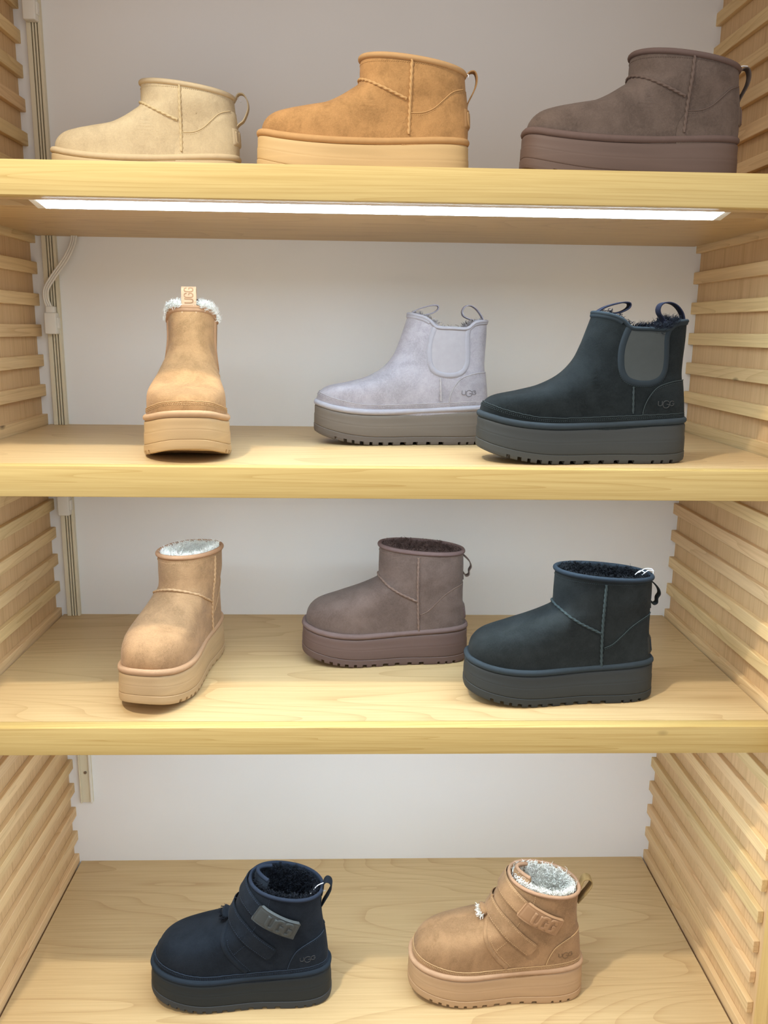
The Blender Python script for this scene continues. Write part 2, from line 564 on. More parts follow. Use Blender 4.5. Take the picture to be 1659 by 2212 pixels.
STY = {
 'low': dict(F=[(.262, .044), (.2672, .056), (.2690, .066), (.2672, .0735), (.2632, .0798), (.2555, .0858), (.2422, .0902), (.2214, .0942), (.1931, .0992), (.1741, .1070), (.1572, .1165), (.1465, .1235), (.1438, .129), (.1432, .142), (.1422, .1555)],
             B=[(.0035, .044), (.0022, .0707), (.003, .092), (.0056, .113), (.0085, .1385)], ws=.042),
 'pull': dict(F=[(.262, .044), (.2690, .056), (.2705, .0649), (.2685, .0735), (.2639, .0795), (.2554, .0842), (.2246, .0905), (.1959, .0980), (.1696, .1125), (.1532, .1312), (.1448, .1501), (.1383, .1688), (.1327, .1856), (.1300, .1955)],
             B=[(.0035, .044), (.0042, .0638), (.0085, .1024), (.0102, .1158), (.0100, .1329), (.0088, .1593), (.0092, .1955)], ws=.0315),
 'mini': dict(F=[(.262, .044), (.2672, .056), (.2690, .066), (.2680, .0755), (.2640, .0840), (.2545, .0925), (.2245, .1022), (.193, .1122), (.1696, .1215), (.1545, .1295), (.1505, .1350), (.1495, .1560), (.1489, .1730), (.1484, .1865)],
             B=[(.004, .044), (.0050, .0564), (.0066, .0734), (.0100, .0988), (.0100, .12), (.0096, .149), (.0108, .177)], ws=.0410),
 'strap': dict(F=[(.262, .044), (.2672, .056), (.2685, .066), (.2668, .0755), (.2618, .0860), (.2523, .0948), (.2283, .1030), (.1963, .1110), (.1730, .1180), (.1590, .1255), (.1500, .1400), (.1420, .1580), (.1310, .1780), (.1215, .1940)],
             B=[(.004, .044), (.0052, .062), (.0090, .099), (.0140, .136), (.0142, .155), (.0130, .1775)], ws=.0415),
}
ZTOP = smooth_interp(np.array([-.01, .0, .024, .032, .0375, .042, .0655, .089, .0925, .097, .104, .115, .130, .145]),
                     np.array([.1835, .1840, .1832, .1805, .1755, .1730, .1735, .1745, .1770, .1820, .1868, .1905, .1932, .194]))

class Surf:
    NU, NV = 112, 60
    def __init__(s, style):
        st = STY[style]
        s.style = style
        s.F = catmull(st['F'], 400); s.B = catmull(st['B'], 400); s.ws = st['ws']
        s.zhi = (s.F[-1][1]+s.B[-1][1])/2
        s.vmax = None
        if style == 'pull':
            us = np.linspace(0, 2*PI, 721)
            vm = []
            vv = np.linspace(.5, 1, 260)
            for u in us:
                p = s.pt_raw(np.full_like(vv, u), vv)
                ok = np.nonzero(p[:, 2] >= ZTOP(p[:, 0]))[0]
                vm.append(vv[ok[0]] if len(ok) else 1.0)
            s.vus, s.vmax = us, np.array(vm)
        V = s.grid(s.NU, s.NV)
        s.V = V.reshape(-1, 3)
        s.faces = grid_faces(s.NU, s.NV)
        s.bvh = BVHTree.FromPolygons([tuple(p) for p in s.V], s.faces)
    def pt_raw(s, u, v):
        u = np.asarray(u, float); v = np.asarray(v, float)
        q = np.linspace(0, 1, 400)
        fx = np.interp(v, q, s.F[:, 0]); fz = np.interp(v, q, s.F[:, 1])
        vb = v**.9
        bx = np.interp(vb, q, s.B[:, 0]); bz = np.interp(vb, q, s.B[:, 1])
        c = np.cos(u)
        e = .94
        t = (1+np.sign(c)*np.abs(c)**e)/2
        x = bx+(fx-bx)*t
        z = bz+(fz-bz)*t
        h = np.clip((z-.058)/(s.zhi-.058), 0, 1)
        k = np.clip((h-.12)/.62, 0, 1); k = k*k*(3-2*k)
        W = W_foot(x)*(1-k)+s.ws*k
        # ankle pinch
        W = W*(1-.05*np.exp(-((h-.5)/.2)**2)*(x < .13))
        n = 2.85*(1-k)+2.15*k
        qq = np.clip(np.abs(2*t-1), 0, 1)
        hw = W*(1-qq**n)**(1/n)
        y = np.where(np.sin(u) >= 0, 1, -1)*hw+foot_curve(x)*(1-k)
        return np.stack([x, y, z], -1)
    def pt(s, u, v):
        if s.vmax is not None:
            v = np.asarray(v)*np.interp(np.mod(u, 2*PI), s.vus, s.vmax)
        return s.pt_raw(u, v)
    def grid(s, nu, nv):
        u = np.linspace(0, 2*PI, nu, endpoint=False); v = np.linspace(0, 1, nv)
        U, Vv = np.meshgrid(u, v)
        G = s.pt(U, Vv)
        for _ in range(1):
            G = (np.roll(G, 1, 1)+4*G+np.roll(G, -1, 1))/6
        return G
    def side(s, x, z, sg):
        """surface point seen square on from the side sg (+1/-1)"""
        r = s.bvh.ray_cast(Vector((x, sg*.3, z)), Vector((0, -sg, 0)))
        if r[0] is None:
            r = s.bvh.find_nearest(Vector((x, sg*.03, z)))
        return np.array(r[0])
    def near(s, p, off):
        r = s.bvh.find_nearest(Vector(p))
        q, n = r[0], r[1]
        c = Vector((min(max(q.x, .05), .2), 0, min(q.z, .08) if q.x > .15 else q.z))
        if n.dot(q-c) < 0:
            n = -n
        return np.array(q+n*off)
    def nrm(s, p):
        r = s.bvh.find_nearest(Vector(p)); q, n = r[0], r[1]
        c = Vector((min(max(q.x, .05), .2), 0, min(q.z, .08) if q.x > .15 else q.z))
        return np.array(-n if n.dot(q-c) < 0 else n)
    def side_path(s, xz, sg, n):
        c = catmull(xz, n)
        return np.array([s.side(a, b, sg) for a, b in c])
    def ribbon(s, path, width, h, na=6, base=.0002, round_=True, proj=True):
        P = np.array(path); n = len(P)
        tg = np.gradient(P, axis=0); tg /= np.linalg.norm(tg, axis=1)[:, None]+1e-12
        W = np.full(n, width) if np.isscalar(width) else np.array(width)
        rows = []
        for i in range(n):
            nm = s.nrm(P[i]); sd = np.cross(tg[i], nm); sd /= np.linalg.norm(sd)+1e-12
            row = []
            for j in range(na+1):
                a = j/na-.5
                p = P[i]+sd*a*W[i]
                prof = (1-abs(2*a)**(2 if round_ else 8))**.5
                if proj:
                    row.append(s.near(p, base-.0006+(h+.0006)*prof))
                else:
                    row.append(p+nm*(base+h*prof))
            rows.append(row)
        V = np.array(rows).reshape(-1, 3)
        return V, grid_faces(na+1, n, False)
    def band(s, zlo, zhi, off, umask=None, nv=6, nu=160, u0=0, u1=2*PI):
        """raised band of leather following the surface between two heights zlo(x), zhi(x)"""
        us = np.linspace(u0, u1, nu)
        vv = np.linspace(0, 1, 260)
        cols = []
        for u in us:
            p = s.pt(np.full_like(vv, u), vv)
            a = np.argmax(p[:, 2] >= zlo(p[:, 0])); b = np.argmax(p[:, 2] >= zhi(p[:, 0]))
            b = max(b, a+1)
            va, vb = vv[a], vv[b]
            col = []
            for j in range(nv):
                q = s.pt(np.array([u]), np.array([va+(vb-va)*j/(nv-1)]))[0]
                q0 = s.near(q, off if j < nv-1 else off*.1)
                col.append(q0)
                if j == nv-2:
                    pass
            # square the upper edge
            col.insert(nv-1, s.near(s.pt(np.array([u]), np.array([va+(vb-va)*.985]))[0], off))
            cols.append(col)
        n = nv+1
        V = np.array(cols).reshape(-1, 3)
        Fc = []
        for i in range(nu-1):
            for j in range(n-1):
                Fc.append((i*n+j, (i+1)*n+j, (i+1)*n+j+1, i*n+j+1))
        return V, Fc

SURF = {}
def surf(style):
    if style not in SURF:
        SURF[style] = Surf(style)
    return SURF[style]

# ---- stroke letters for U and G (unit height, unit width boxes)
GLY = {'U': [[(0, 1), (0, .28), (.08, .08), (.25, 0), (.55, 0), (.72, .08), (.8, .28), (.8, 1)]],
       'G': [[(.8, .72), (.78, .88), (.62, 1), (.2, 1), (.04, .88), (0, .7), (0, .3), (.04, .12), (.2, 0), (.62, 0), (.78, .12), (.8, .3), (.8, .46), (.44, .46)]]}
GLY_R = {'U': GLY['U'],
         'G': [[(.82, .80), (.62, .97), (.40, 1.0), (.16, .9), (.02, .68), (0, .45), (.06, .2), (.25, .03), (.5, 0), (.72, .1), (.86, .3), (.86, .5), (.5, .5)]]}
def letters(text, h, w, gap, wide, glyphs=GLY, scales=None, drops=None):
    """list of strokes in 2D, origin lower left"""
    out = []; x = 0
    for i, c in enumerate(text):
        sc = scales[i] if scales else 1
        dy = drops[i] if drops else 0
        for st in glyphs[c]:
            d = []
            for (a0, b0), (a1, b1) in zip(st[:-1], st[1:]):
                for t in np.linspace(0, 1, 5, endpoint=False):
                    d.append((x+(a0+(a1-a0)*t)*w*sc, dy*h+(b0+(b1-b0)*t)*h*sc))
            d.append((x+st[-1][0]*w*sc, dy*h+st[-1][1]*h*sc))
            out.append(d)
        x += w*sc*.85+gap
    return out, x-gap
def flat_stroke(pts3, nrm, width, h):
    """flat raised stroke on a known frame: pts3 path, nrm normals"""
    P = np.array(pts3); n = len(P); N = np.array(nrm)
    tg = np.gradient(P, axis=0); tg /= np.linalg.norm(tg, axis=1)[:, None]+1e-12
    P = P.copy(); P[0] -= tg[0]*width*.0; P[-1] += tg[-1]*width*.0
    sd = np.cross(tg, N); sd /= np.linalg.norm(sd, axis=1)[:, None]+1e-12
    prof = [(-.5, -.2), (-.46, .8), (-.34, 1), (.34, 1), (.46, .8), (.5, -.2)]
    V = []
    for i in range(n):
        for a, b in prof:
            V.append(P[i]+sd[i]*a*width+N[i]*b*h)
    Fc = grid_faces(6, n, False)
    Fc.append(tuple(range(6))); Fc.append(tuple((n-1)*6+i for i in range(6)))
    return V, Fc

def stitches(path, pitch=.0028, r=.00042, fill=.62, off=0.0004, s=None):
    P = np.array(path)
    d = np.concatenate(([0], np.cumsum(np.linalg.norm(np.diff(P, axis=0), axis=1))))
    parts = []
    k = 0.0
    while k+pitch*fill < d[-1]:
        q = np.array([[np.interp(k+t*pitch*fill, d, P[:, a]) for a in range(3)] for t in (0, .5, 1)])
        if s is not None:
            nm = s.nrm(q[1]); q = q+nm*np.array([off*.3, off, off*.3])[:, None]
        parts.append(tube(q, [r*.6, r, r*.6], 5))
        k += pitch
    return merge(parts)

def fleece(s, top_off, seed, tufts=2600, length=(.004, .008), depth=.055, poke=0.0, rimgap=.0052, fluff_u=None, fluff_n=0, fluff_len=.014):
    """woolly lining inside the collar: bumpy lining wall, floor and many curled strands"""
    rng = np.random.default_rng(seed)
    nu, nv = 96, 16
    u = np.linspace(0, 2*PI, nu, endpoint=False)
    top = s.pt(u, np.ones(nu))
    c = np.array([top[:, 0].mean(), top[:, 1].mean()])
    rings = []
    for j in range(nv):
        t = j/(nv-1)
        if j < 10:
            a = j/9
            zz = -a*depth+top_off
            ins = rimgap+.003+.006*math.sin(a*PI*.5)
        else:
            a = (j-9)/6
            zz = -depth+top_off-.004*a
            ins = None
        d = c[None]-top[:, :2]
        l = np.linalg.norm(d, axis=1)[:, None]
        if ins is not None:
            xy = top[:, :2]+d/l*ins
        else:
            xy = top[:, :2]+d*np.minimum(1, (.01/l)+(1-.01/l)*a*.995)
        b = rng.normal(0, .0011, (nu, 3))
        rings.append(np.column_stack([xy, top[:, 2]+zz])+b)
    V = np.array(rings).reshape(-1, 3)
    parts = [(V, grid_faces(nu, nv))]
    # strands
    n = tufts
    jj = np.minimum((np.abs(rng.normal(0, 1, n))*4.5).astype(int), nv-2)
    ii = rng.integers(0, nu, n)
    base = np.array(rings)[jj, ii]+rng.normal(0, .0012, (n, 3))
    inward = np.column_stack([c[0]-base[:, 0], c[1]-base[:, 1], np.zeros(n)])
    inward /= np.linalg.norm(inward, axis=1)[:, None]+1e-9
    dirs = inward*rng.uniform(.3, 1, (n, 1))+np.column_stack([np.zeros(n), np.zeros(n), rng.uniform(.1, 1.0, n)])+rng.normal(0, .45, (n, 3))
    ln = rng.uniform(length[0], length[1], n)
    if fluff_n:
        fu = rng.uniform(0, 1, fluff_n)
        pick = np.concatenate([rng.uniform(a, b, max(1, int(fluff_n*f))) for a, b, f in fluff_u])
        tp = s.pt(pick, np.ones(len(pick)))
        nn = len(pick)
        outw = np.column_stack([tp[:, 0]-c[0], tp[:, 1]-c[1], np.zeros(nn)])
        outw /= np.linalg.norm(outw, axis=1)[:, None]+1e-9
        b2 = tp-outw*rimgap*.6+rng.normal(0, .0012, (nn, 3))
        d2 = outw*rng.uniform(.1, .9, (nn, 1))+np.column_stack([np.zeros(nn), np.zeros(nn), rng.uniform(.5, 1.2, nn)])+rng.normal(0, .35, (nn, 3))
        base = np.concatenate([base, b2]); dirs = np.concatenate([dirs, d2])
        ln = np.concatenate([ln, rng.uniform(fluff_len*.5, fluff_len, nn)])
        n = len(base)
    dirs /= np.linalg.norm(dirs, axis=1)[:, None]
    a1 = np.cross(dirs, rng.normal(0, 1, (n, 3))); a1 /= np.linalg.norm(a1, axis=1)[:, None]
    a2 = np.cross(dirs, a1)
    r0 = rng.uniform(.00035, .0008, (n, 1))
    r0[ln > .0095] *= .6
    amp = rng.uniform(.12, .34, (n, 1))*ln[:, None]
    ph = rng.uniform(3.0, 6.5, (n, 1))
    vs = []
    for t, rr in ((0, 1), (.33, 1.0), (.66, .8), (1, .3)):
        p = base+dirs*ln[:, None]*t*.8+a1*amp*np.sin(ph*t)+a2*amp*(1-np.cos(ph*t))*.7
        for k in range(3):
            th = k*2*PI/3
            vs.append(p+(a1*math.cos(th)+np.cross(dirs, a1)*math.sin(th))*r0*rr)
    SV = np.stack(vs, 1).reshape(-1, 3)
    Fc = []
    for q in range(n):
        o = q*12
        for j in range(3):
            for k in range(3):
                k2 = (k+1) % 3
                Fc.append((o+3*j+k, o+3*j+k2, o+3*j+3+k2, o+3*j+3+k))
        Fc.append((o+9, o+10, o+11))
    parts.append((SV, Fc))
    return merge(parts)

def notch(x, side):
    """tread notches along the bottom rim, real grooves"""
    if x < .012 or x > .262:
        return 0
    cs = [.024, .037, .05, .078, .098, .118, .138, .156, .172, .187, .201, .214, .226, .240]
    wd = [.0035]*3+[.006]*6+[.004]*5
    for c, wq in zip(cs, wd):
        if abs(x-c) < wq/2:
            return .0042
    return 0

def build_sole(root, mm, welt_r=.0044, tall=1.0):
    n = 480
    P, N = sole_outline(n)
    x = P[:, 0]
    zt, zb = sole_top(x), sole_bot(x)
    def ring(off, z):
        q = P+N*np.asarray(off).reshape(-1, 1)
        return np.column_stack([q, z])
    zo = zb+.0125
    H = zt-zo
    lev = [(-.0005, zo), (0.0002, zo+.0006)]
    for fr in np.linspace(.06, .40, 4):
        lev.append((.0004-.0006*fr, zo+H*fr))
    lev += [(.0001, zo+H*.445), (-.00008, zo+H*.46), (.0001, zo+H*.475)]
    for fr in np.linspace(.55, .90, 4):
        lev.append((-.0002-.0006*fr, zo+H*fr))
    lev += [(-.0016, zo+H*.95), (-.0040, zt-.0008), (-.008, zt-.0006), (-.022, zt-.002)]
    V = np.concatenate([ring(a, b) for a, b in lev])
    mesh_obj('midsole', V, grid_faces(n, len(lev)), mm['sole'], root, True, 50)
    # outsole with notches
    nt = np.array([notch(a, 1) for a in x])
    cut = nt > 0
    lev = [(np.where(cut, -.006, -.0015), zb+nt), (np.where(cut, -.006, .0002), zb+np.maximum(nt, .0012)), (np.where(cut, -.0055, .0009), zb+np.maximum(nt, .004)+.0002),
           (.0009, zb+.0052), (.0008, zb+.0118), (.0001, zo), (-.004, zo+.0002)]
    V = np.concatenate([ring(a, b) for a, b in lev])
    Fc = grid_faces(n, len(lev))
    Fc.append(tuple(range(n))[::-1])
    mesh_obj('outsole', V, Fc, mm.get('outsole', mm['sole']), root, True, 35)
    path = np.column_stack([P-N*.0037, zt+.0032])[::2]
    V, Fc = tube(path, welt_r, 12, closed=True)
    V = np.array(V)
    mesh_obj('welt', V, Fc, mm['welt'], root)

def pull_loop(root, pts, width, mm, name='pull_loop', y=0.0):
    q = catmull(pts, 44)
    p = np.column_stack([q[:, 0], np.full(len(q), y), q[:, 1]])
    V, Fc = strip(p, (0, 1, 0), width, .0017)
    return mesh_obj(name, V, Fc, mm['loop'], root, True, 40)

def tag_string(root, pts, r=.0007):
    V, Fc = tube(catmull(pts, 24), r, 6)
    return mesh_obj('tag_string', V, Fc, M_THREAD, root)

def upper_mesh(root, s, mm):
    top = s.V[-s.NU:]
    # fold over the top edge inwards so the collar has thickness
    c = top.mean(0)
    inn = []
    for k, (ins, dz) in enumerate(((.002, .0005), (.0035, -.003), (.004, -.014))):
        d = c[None]-top; d[:, 2] = 0; d /= np.linalg.norm(d, axis=1)[:, None]
        q = top+d*ins; q[:, 2] += dz
        inn.append(q)
    V = np.concatenate([s.V]+inn)
    mesh_obj('upper', V, grid_faces(s.NU, s.NV+3), mm['suede'], root)

def collar_binding(root, s, mm, r=.0034, dz=-.001, flat=1.25):
    u = np.linspace(0, 2*PI, 200, endpoint=False)
    p = s.pt(u, np.ones(200))
    p[:, 2] += dz
    for _ in range(2):
        p = (np.roll(p, 1, 0)+2*p+np.roll(p, -1, 0))/4
    V, Fc = tube(p, r, 12, closed=True)
    V = np.array(V)
    mesh_obj('collar_binding', V, Fc, mm['binding'], root)
    # seam under the binding
    u = np.linspace(0, 2*PI, 140, endpoint=False)
    q = s.pt(u, np.full(140, .94)) if s.style != 'pull' else s.pt(u, np.full(140, .965))
    return p

def counter(root, s, mm, xz, off=.0009, name='heel_counter', line=True):
    """raised heel counter below the curve xz (x increasing from heel)"""
    xs = np.array([a for a, b in xz]); zs = np.array([b for a, b in xz])
    f = smooth_interp(xs, zs)
    xm = xs[-1]
    # angular range: find u where x at curve end
    us = np.linspace(0, PI, 400)
    vv = np.linspace(0, 1, 200)
    u0 = None
    for u in us:
        p = s.pt(np.full(200, u), vv)
        k = np.argmax(p[:, 2] >= f(np.minimum(p[:, 0], xm)))
        if p[k, 0] <= xm:
            u0 = u; break
    zlo = lambda x: sole_top(x)-.004
    V, Fc = s.band(zlo, lambda x: f(np.clip(x, xs[0], xm)), off, u0=u0, u1=2*PI-u0, nu=110)
    o = mesh_obj(name, V, Fc, mm['suede'], root, True, 50)
    if line:
        for sg in (1, -1):
            parts = []
            pth = s.side_path(xz[1:] if xz[0][0] < .008 else xz, sg, 60)
            parts.append(tube(np.array([s.near(p, off+.0001) for p in pth]), .00065, 6))
            p2 = s.side_path([(a+.0008, b-.0028) for a, b in (xz[1:] if xz[0][0] < .008 else xz)], sg, 60)
            parts.append(stitches([s.near(p, off) for p in p2], s=None, r=.00045))
            V, Fc = merge(parts)
            mesh_obj('counter_stitching', V, Fc, mm['seam'], o)['kind'] = 'stuff'
    return o

def heel_logo(root, s, mm, x0, z0, h, sg, tilt=0.0, off=.0009):
    """small debossed-looking UGG wordmark on the heel side: small U, big dropped middle G, small G"""
    st, wd = letters('UGG', h, h*1.12, h*.10, 0, GLY_R, (.82, 1.28, .82), (.18, -.22, .18))
    parts = []
    for d in st:
        p3, nn = [], []
        for a, b in d:
            # text reads left to right for someone looking at that side
            xx = x0-a if sg > 0 else x0+a
            p = s.side(xx, z0+b+a*tilt, sg)
            p3.append(s.near(p, off)); nn.append(s.nrm(p))
        parts.append(flat_stroke(p3, nn, h*.16, .0005))
    V, Fc = merge(parts)
    mesh_obj('heel_logo', V, Fc, mm['logo'], root)

def back_patch(root, s, mm, z0, z1, w, text=True):
    """moulded rubber patch on the back of the heel"""
    nu, nv = 22, 14
    rows = []
    def bp(y, z, off):
        r = s.bvh.ray_cast(Vector((-.2, y, z)), Vector((1, 0, 0)))
        p = np.array(r[0]) if r[0] is not None else np.array((.005, y, z))
        return s.near(p, off)
    for j in range(nv):
        for i in range(nu):
            a, b = i/(nu-1), j/(nv-1)
            e = min(a, 1-a, b, 1-b)
            off = .0024 if e > .06 else (.0019 if e > .001 else .0002)
            rows.append(bp((a-.5)*w, z0+(z1-z0)*b, off))
    o = mesh_obj('heel_patch', rows, grid_faces(nu, nv, False), mm['badge'], root)
    if text:
        h = (z1-z0)*.62
        st, wd = letters('UGG', h, w*.26, w*.035, 0)
        parts = []
        for d in st:
            p3 = [bp(wd/2-a, z0+(z1-z0)*.19+b, .0024) for a, b in d]
            parts.append(flat_stroke(p3, [s.nrm(p) for p in p3], h*.22, .0007))
        V, Fc = merge(parts)
        mesh_obj('patch_lettering', V, Fc, mm['binding'], o)

def braid(root, s, mm, path, r=.0021, name='braided_seam'):
    p = np.array([s.near(q, .0006) for q in path])
    V, Fc = tube(p, r, 10, twist=(.0075, .26))
    return mesh_obj(name, V, Fc, mm['seam'], root)

def make_boot(style, loc, rz, mm, label, seed, scale=1.0, opts=None):
    opts = opts or {}
    s = surf(style)
    root = empty('ankle_boot', loc, rz)
    root.scale = scale if isinstance(scale, tuple) else (scale,)*3
    tag(root, label, 'boot', opts.get('group'))
    build_sole(root, mm)
    upper_mesh(root, s, mm)
    cb = collar_binding(root, s, mm, r=.0034 if style in ('low', 'mini') else .0027)
    fo = dict(tufts=2600)
    fo.update(opts.get('fleece', {}))
    V, Fc = fleece(s, fo.pop('top_off', -.002), seed, **fo)
    mesh_obj('fleece_lining', V, Fc, mm['fleece'], root)

    if style in ('low', 'mini'):
        if style == 'low':
            seam = [(.0785, .146), (.0790, .125), (.0796, .1026), (.0806, .0600)]
            diag = [(.1395, .1268), (.1330, .1225), (.1183, .1150), (.0841, .1005)]
            cnt = [(.0, .1180), (.0118, .1175), (.0264, .1113), (.0372, .1018), (.0498, .0913), (.0626, .0862), (.0792, .0850)]
        else:
            seam = [(.0870, .1745), (.0873, .15), (.0868, .1207), (.0838, .0545)]
            diag = [(.1465, .1360), (.1430, .1330), (.1330, .1265), (.1180, .1180), (.0880, .1035)]
            cnt = [(.0, .1262), (.012, .1255), (.0263, .1215), (.0432, .1120), (.0558, .1000), (.0703, .0865), (.0815, .0815)]
        for sg in (1, -1):
            braid(root, s, mm, s.side_path(seam, sg, 150), .0019)
        # instep seam runs over the front from one side to the other
        a = s.side_path(diag, 1, 90); b = s.side_path(diag, -1, 90)
        zc = .1292 if style == 'low' else .1376
        k = np.argmin(np.abs(s.F[:, 1]-zc)+(s.F[:, 0] > .17))
        mid = np.array([[s.F[k][0]+.0002, 0, s.F[k][1]]])
        full = np.concatenate([a[::-1], mid, b])
        full = catmull(full[::6], 260)
        full = np.array([s.near(p, 0) for p in full])
        braid(root, s, mm, full, .0017)
        counter(root, s, mm, cnt, off=.0007)
        back_patch(root, s, mm, .072 if style == 'low' else .066, .096 if style == 'low' else .092, .036, text=True)
        # binding seam thread
        u = np.linspace(0, 2*PI, 160)
        q = s.pt(u, np.full(160, .955))
        V, Fc = stitches([s.near(p, 0) for p in q], s=s, r=.0004)
        mesh_obj('collar_stitching', V, Fc, mm['seam'], root)
        if style == 'low':
            lp = opts.get('loop', [(.0088, .132), (.0060, .1380), (.0010, .1425), (-.0045, .1425), (-.0075, .1360), (-.0070, .1270), (-.0035, .1180), (.0012, .1090), (.0040, .1020), (.0045, .0930)])
        else:
            lp = opts.get('loop', [(.0098, .168), (.0050, .1640), (-.0010, .1570), (-.0030, .1500), (.0000, .1440), (.0002, .1370), (.0050, .1350), (.0096, .1400), (.0098, .1300)])
        pull_loop(root, lp, .012, mm)
    elif style == 'pull':
        zr = lambda x: sole_top(x)+.0135+.006*np.clip((x-.2)/.07, 0, 1)-.001*np.clip(1-x/.1, 0, 1)
        V, Fc = s.band(lambda x: sole_top(x)-.004, zr, .0011, nu=200)
        rd = mesh_obj('rand', V, Fc, mm['suede'], root, True, 50)
        us = np.linspace(0, 2*PI, 240)
        def zpath(f, off):
            out = []
            vv = np.linspace(0, 1, 300)
            for u in us:
                p = s.pt(np.full(300, u), vv)
                k = np.argmax(p[:, 2] >= f(p[:, 0]))
                out.append(s.near(p[k], off))
            return out
        parts = [tube(zpath(zr, .0010), .0006, 6), stitches(zpath(lambda x: zr(x)-.0024, .0014), pitch=.0026, r=.00045), stitches(zpath(lambda x: zr(x)-.0042, .0014), pitch=.0026, r=.00045)]
        V, Fc = merge(parts)
        mesh_obj('rand_stitching', V, Fc, mm['seam'], rd)
        counter(root, s, mm, [(.0, .1085), (.0105, .1080), (.0232, .1072), (.0362, .1045), (.0491, .0995), (.0578, .0905), (.0636, .0798), (.0665, .0700), (.0668, .0640)], off=.0012)
        gore_l = smooth_interp(np.array([.1055, .108, .112, .119, .133, .148, .162, .1745]), np.array([.070, .0835, .0915, .0965, .0990, .0985, .0958, .0905]))
        gore_r = smooth_interp(np.array([.1055, .108, .112, .119, .133, .148, .162, .1745]), np.array([.066, .0515, .0452, .0415, .0400, .0410, .0420, .0400]))
        tape = [(.0915, .1735), (.0950, .1640), (.0985, .1490), (.0990, .1335), (.0965, .1190), (.0900, .1095), (.0780, .1050), (.0680, .1042), (.0560, .1055), (.0460, .1110), (.0412, .1200), (.0400, .1335), (.0410, .1490), (.0418, .1630), (.0395, .1735)]
        for sg in (1, -1):
            rows = []
            for z in np.linspace(.1055, .1735, 24):
                for t in np.linspace(0, 1, 20):
                    p = s.side(gore_l(z)*(1-t)+gore_r(z)*t, z, sg)
                    rows.append(s.near(p, .0007))
            g = mesh_obj('elastic_gore', rows, grid_faces(20, 24, False), mm['gore'], root)
            pth = s.side_path(tape, sg, 110)
            V, Fc = s.ribbon(pth, .0092, .0014, 6, .0004)
            mesh_obj('gore_tape', V, Fc, mm['binding'], root)
            tp2 = [((a-.069)*1.11+.069, b-.0042 if b < .12 else b) for a, b in tape]
            V, Fc = stitches([s.near(p, .0003) for p in s.side_path(tp2, sg, 120)], s=None, r=.00045)
            mesh_obj('gore_stitching', V, Fc, mm['seam'], root)
            braid(root, s, mm, s.side_path([(.0812, .1000), (.0806, .085), (.0796, .0655)], sg, 60), .0013, 'side_seam')
            # wider tape behind the upper rim of the front and back tabs
        u = np.linspace(-1.15, 1.15, 90)
        q = np.array([s.near(p, 0) for p in s.pt(np.mod(u, 2*PI), np.full(90, .984))])
        V, Fc = s.ribbon(q, .0075, .0014, 6, .0004)
        mesh_obj('front_tab_tape', V, Fc, mm['binding'], root)
        u = np.linspace(PI-1.05, PI+1.05, 60)
        q = np.array([s.near(p, 0) for p in s.pt(u, np.full(60, .975))])
        V, Fc = s.ribbon(q, .0060, .0014, 6, .0004)
        mesh_obj('back_tab_tape', V, Fc, mm['binding'], root)
        for sg in ((1, -1)):
            heel_logo(root, s, mm, .0475 if sg > 0 else .0275, .0745, .0072, sg, off=.0013)
        fl_ = opts.get('floop', [(.1290, .186), (.1262, .1925), (.1180, .1985), (.1040, .2035), (.0900, .2060), (.0845, .2045), (.0850, .2000), (.0930, .1945), (.1060, .1915), (.1180, .1895), (.1235, .1830)])
        rl_ = opts.get('rloop', [(.0150, .178), (.0148, .1850), (.0190, .1930), (.0270, .2020), (.0360, .2062), (.0440, .2040), (.0475, .1975), (.0460, .1915), (.0380, .1870), (.0260, .1840), (.0170, .180)])
        fo_ = pull_loop(root, fl_, opts.get('lw', .017), mm)
        pull_loop(root, rl_, opts.get('lw', .017), mm if not opts.get('rl_mat') else dict(loop=opts['rl_mat']))
        if opts.get('loop_text'):
            # UGG woven up the outside of the upright front loop, letters turned on their side
            h, wd_ = .0105, .0064
            st, ln = letters('UGG', h, wd_, .0018, 0)
            q = catmull(fl_, 200)
            d = np.concatenate(([0], np.cumsum(np.linalg.norm(np.diff(q, axis=0), axis=1))))
            parts = []
            for dd in st:
                p3, nn = [], []
                for a, b in dd:
                    sarc = .0142+a
                    xx = np.interp(sarc, d, q[:, 0]); zz = np.interp(sarc, d, q[:, 1])
                    x2 = np.interp(sarc+.001, d, q[:, 0]); z2 = np.interp(sarc+.001, d, q[:, 1])
                    tx, tz = x2-xx, z2-zz; l_ = math.hypot(tx, tz)+1e-9
                    nx, nz = tz/l_, -tx/l_
                    if nx < 0 and sarc < .03:
                        nx, nz = -nx, -nz
                    p3.append((xx+nx*.0009, -(b-h/2), zz+nz*.0009)); nn.append((nx, 0, nz))
                parts.append(flat_stroke(p3, nn, .0015, .0005))
            V, Fc = merge(parts)
            mesh_obj('loop_lettering', V, Fc, mm['binding'], fo_)
    elif style == 'strap':
        zr = lambda x: sole_top(x)+.0125+.006*np.clip((x-.2)/.07, 0, 1)+.001*np.clip(1-x/.1, 0, 1)
        V, Fc = s.band(lambda x: sole_top(x)-.004, zr, .0011, nu=200)
        rd = mesh_obj('rand', V, Fc, mm['suede'], root, True, 50)
        us = np.linspace(0, 2*PI, 240)
        vv = np.linspace(0, 1, 300)
        def zpath(f, off):
            out = []
            for u in us:
                p = s.pt(np.full(300, u), vv)
                k = np.argmax(p[:, 2] >= f(p[:, 0]))
                out.append(s.near(p[k], off))
            return out
        parts = [tube(zpath(zr, .0010), .0006, 6), stitches(zpath(lambda x: zr(x)-.0024, .0014), pitch=.0026, r=.00045), stitches(zpath(lambda x: zr(x)-.0042, .0014), pitch=.0026, r=.00045)]
        V, Fc = merge(parts)
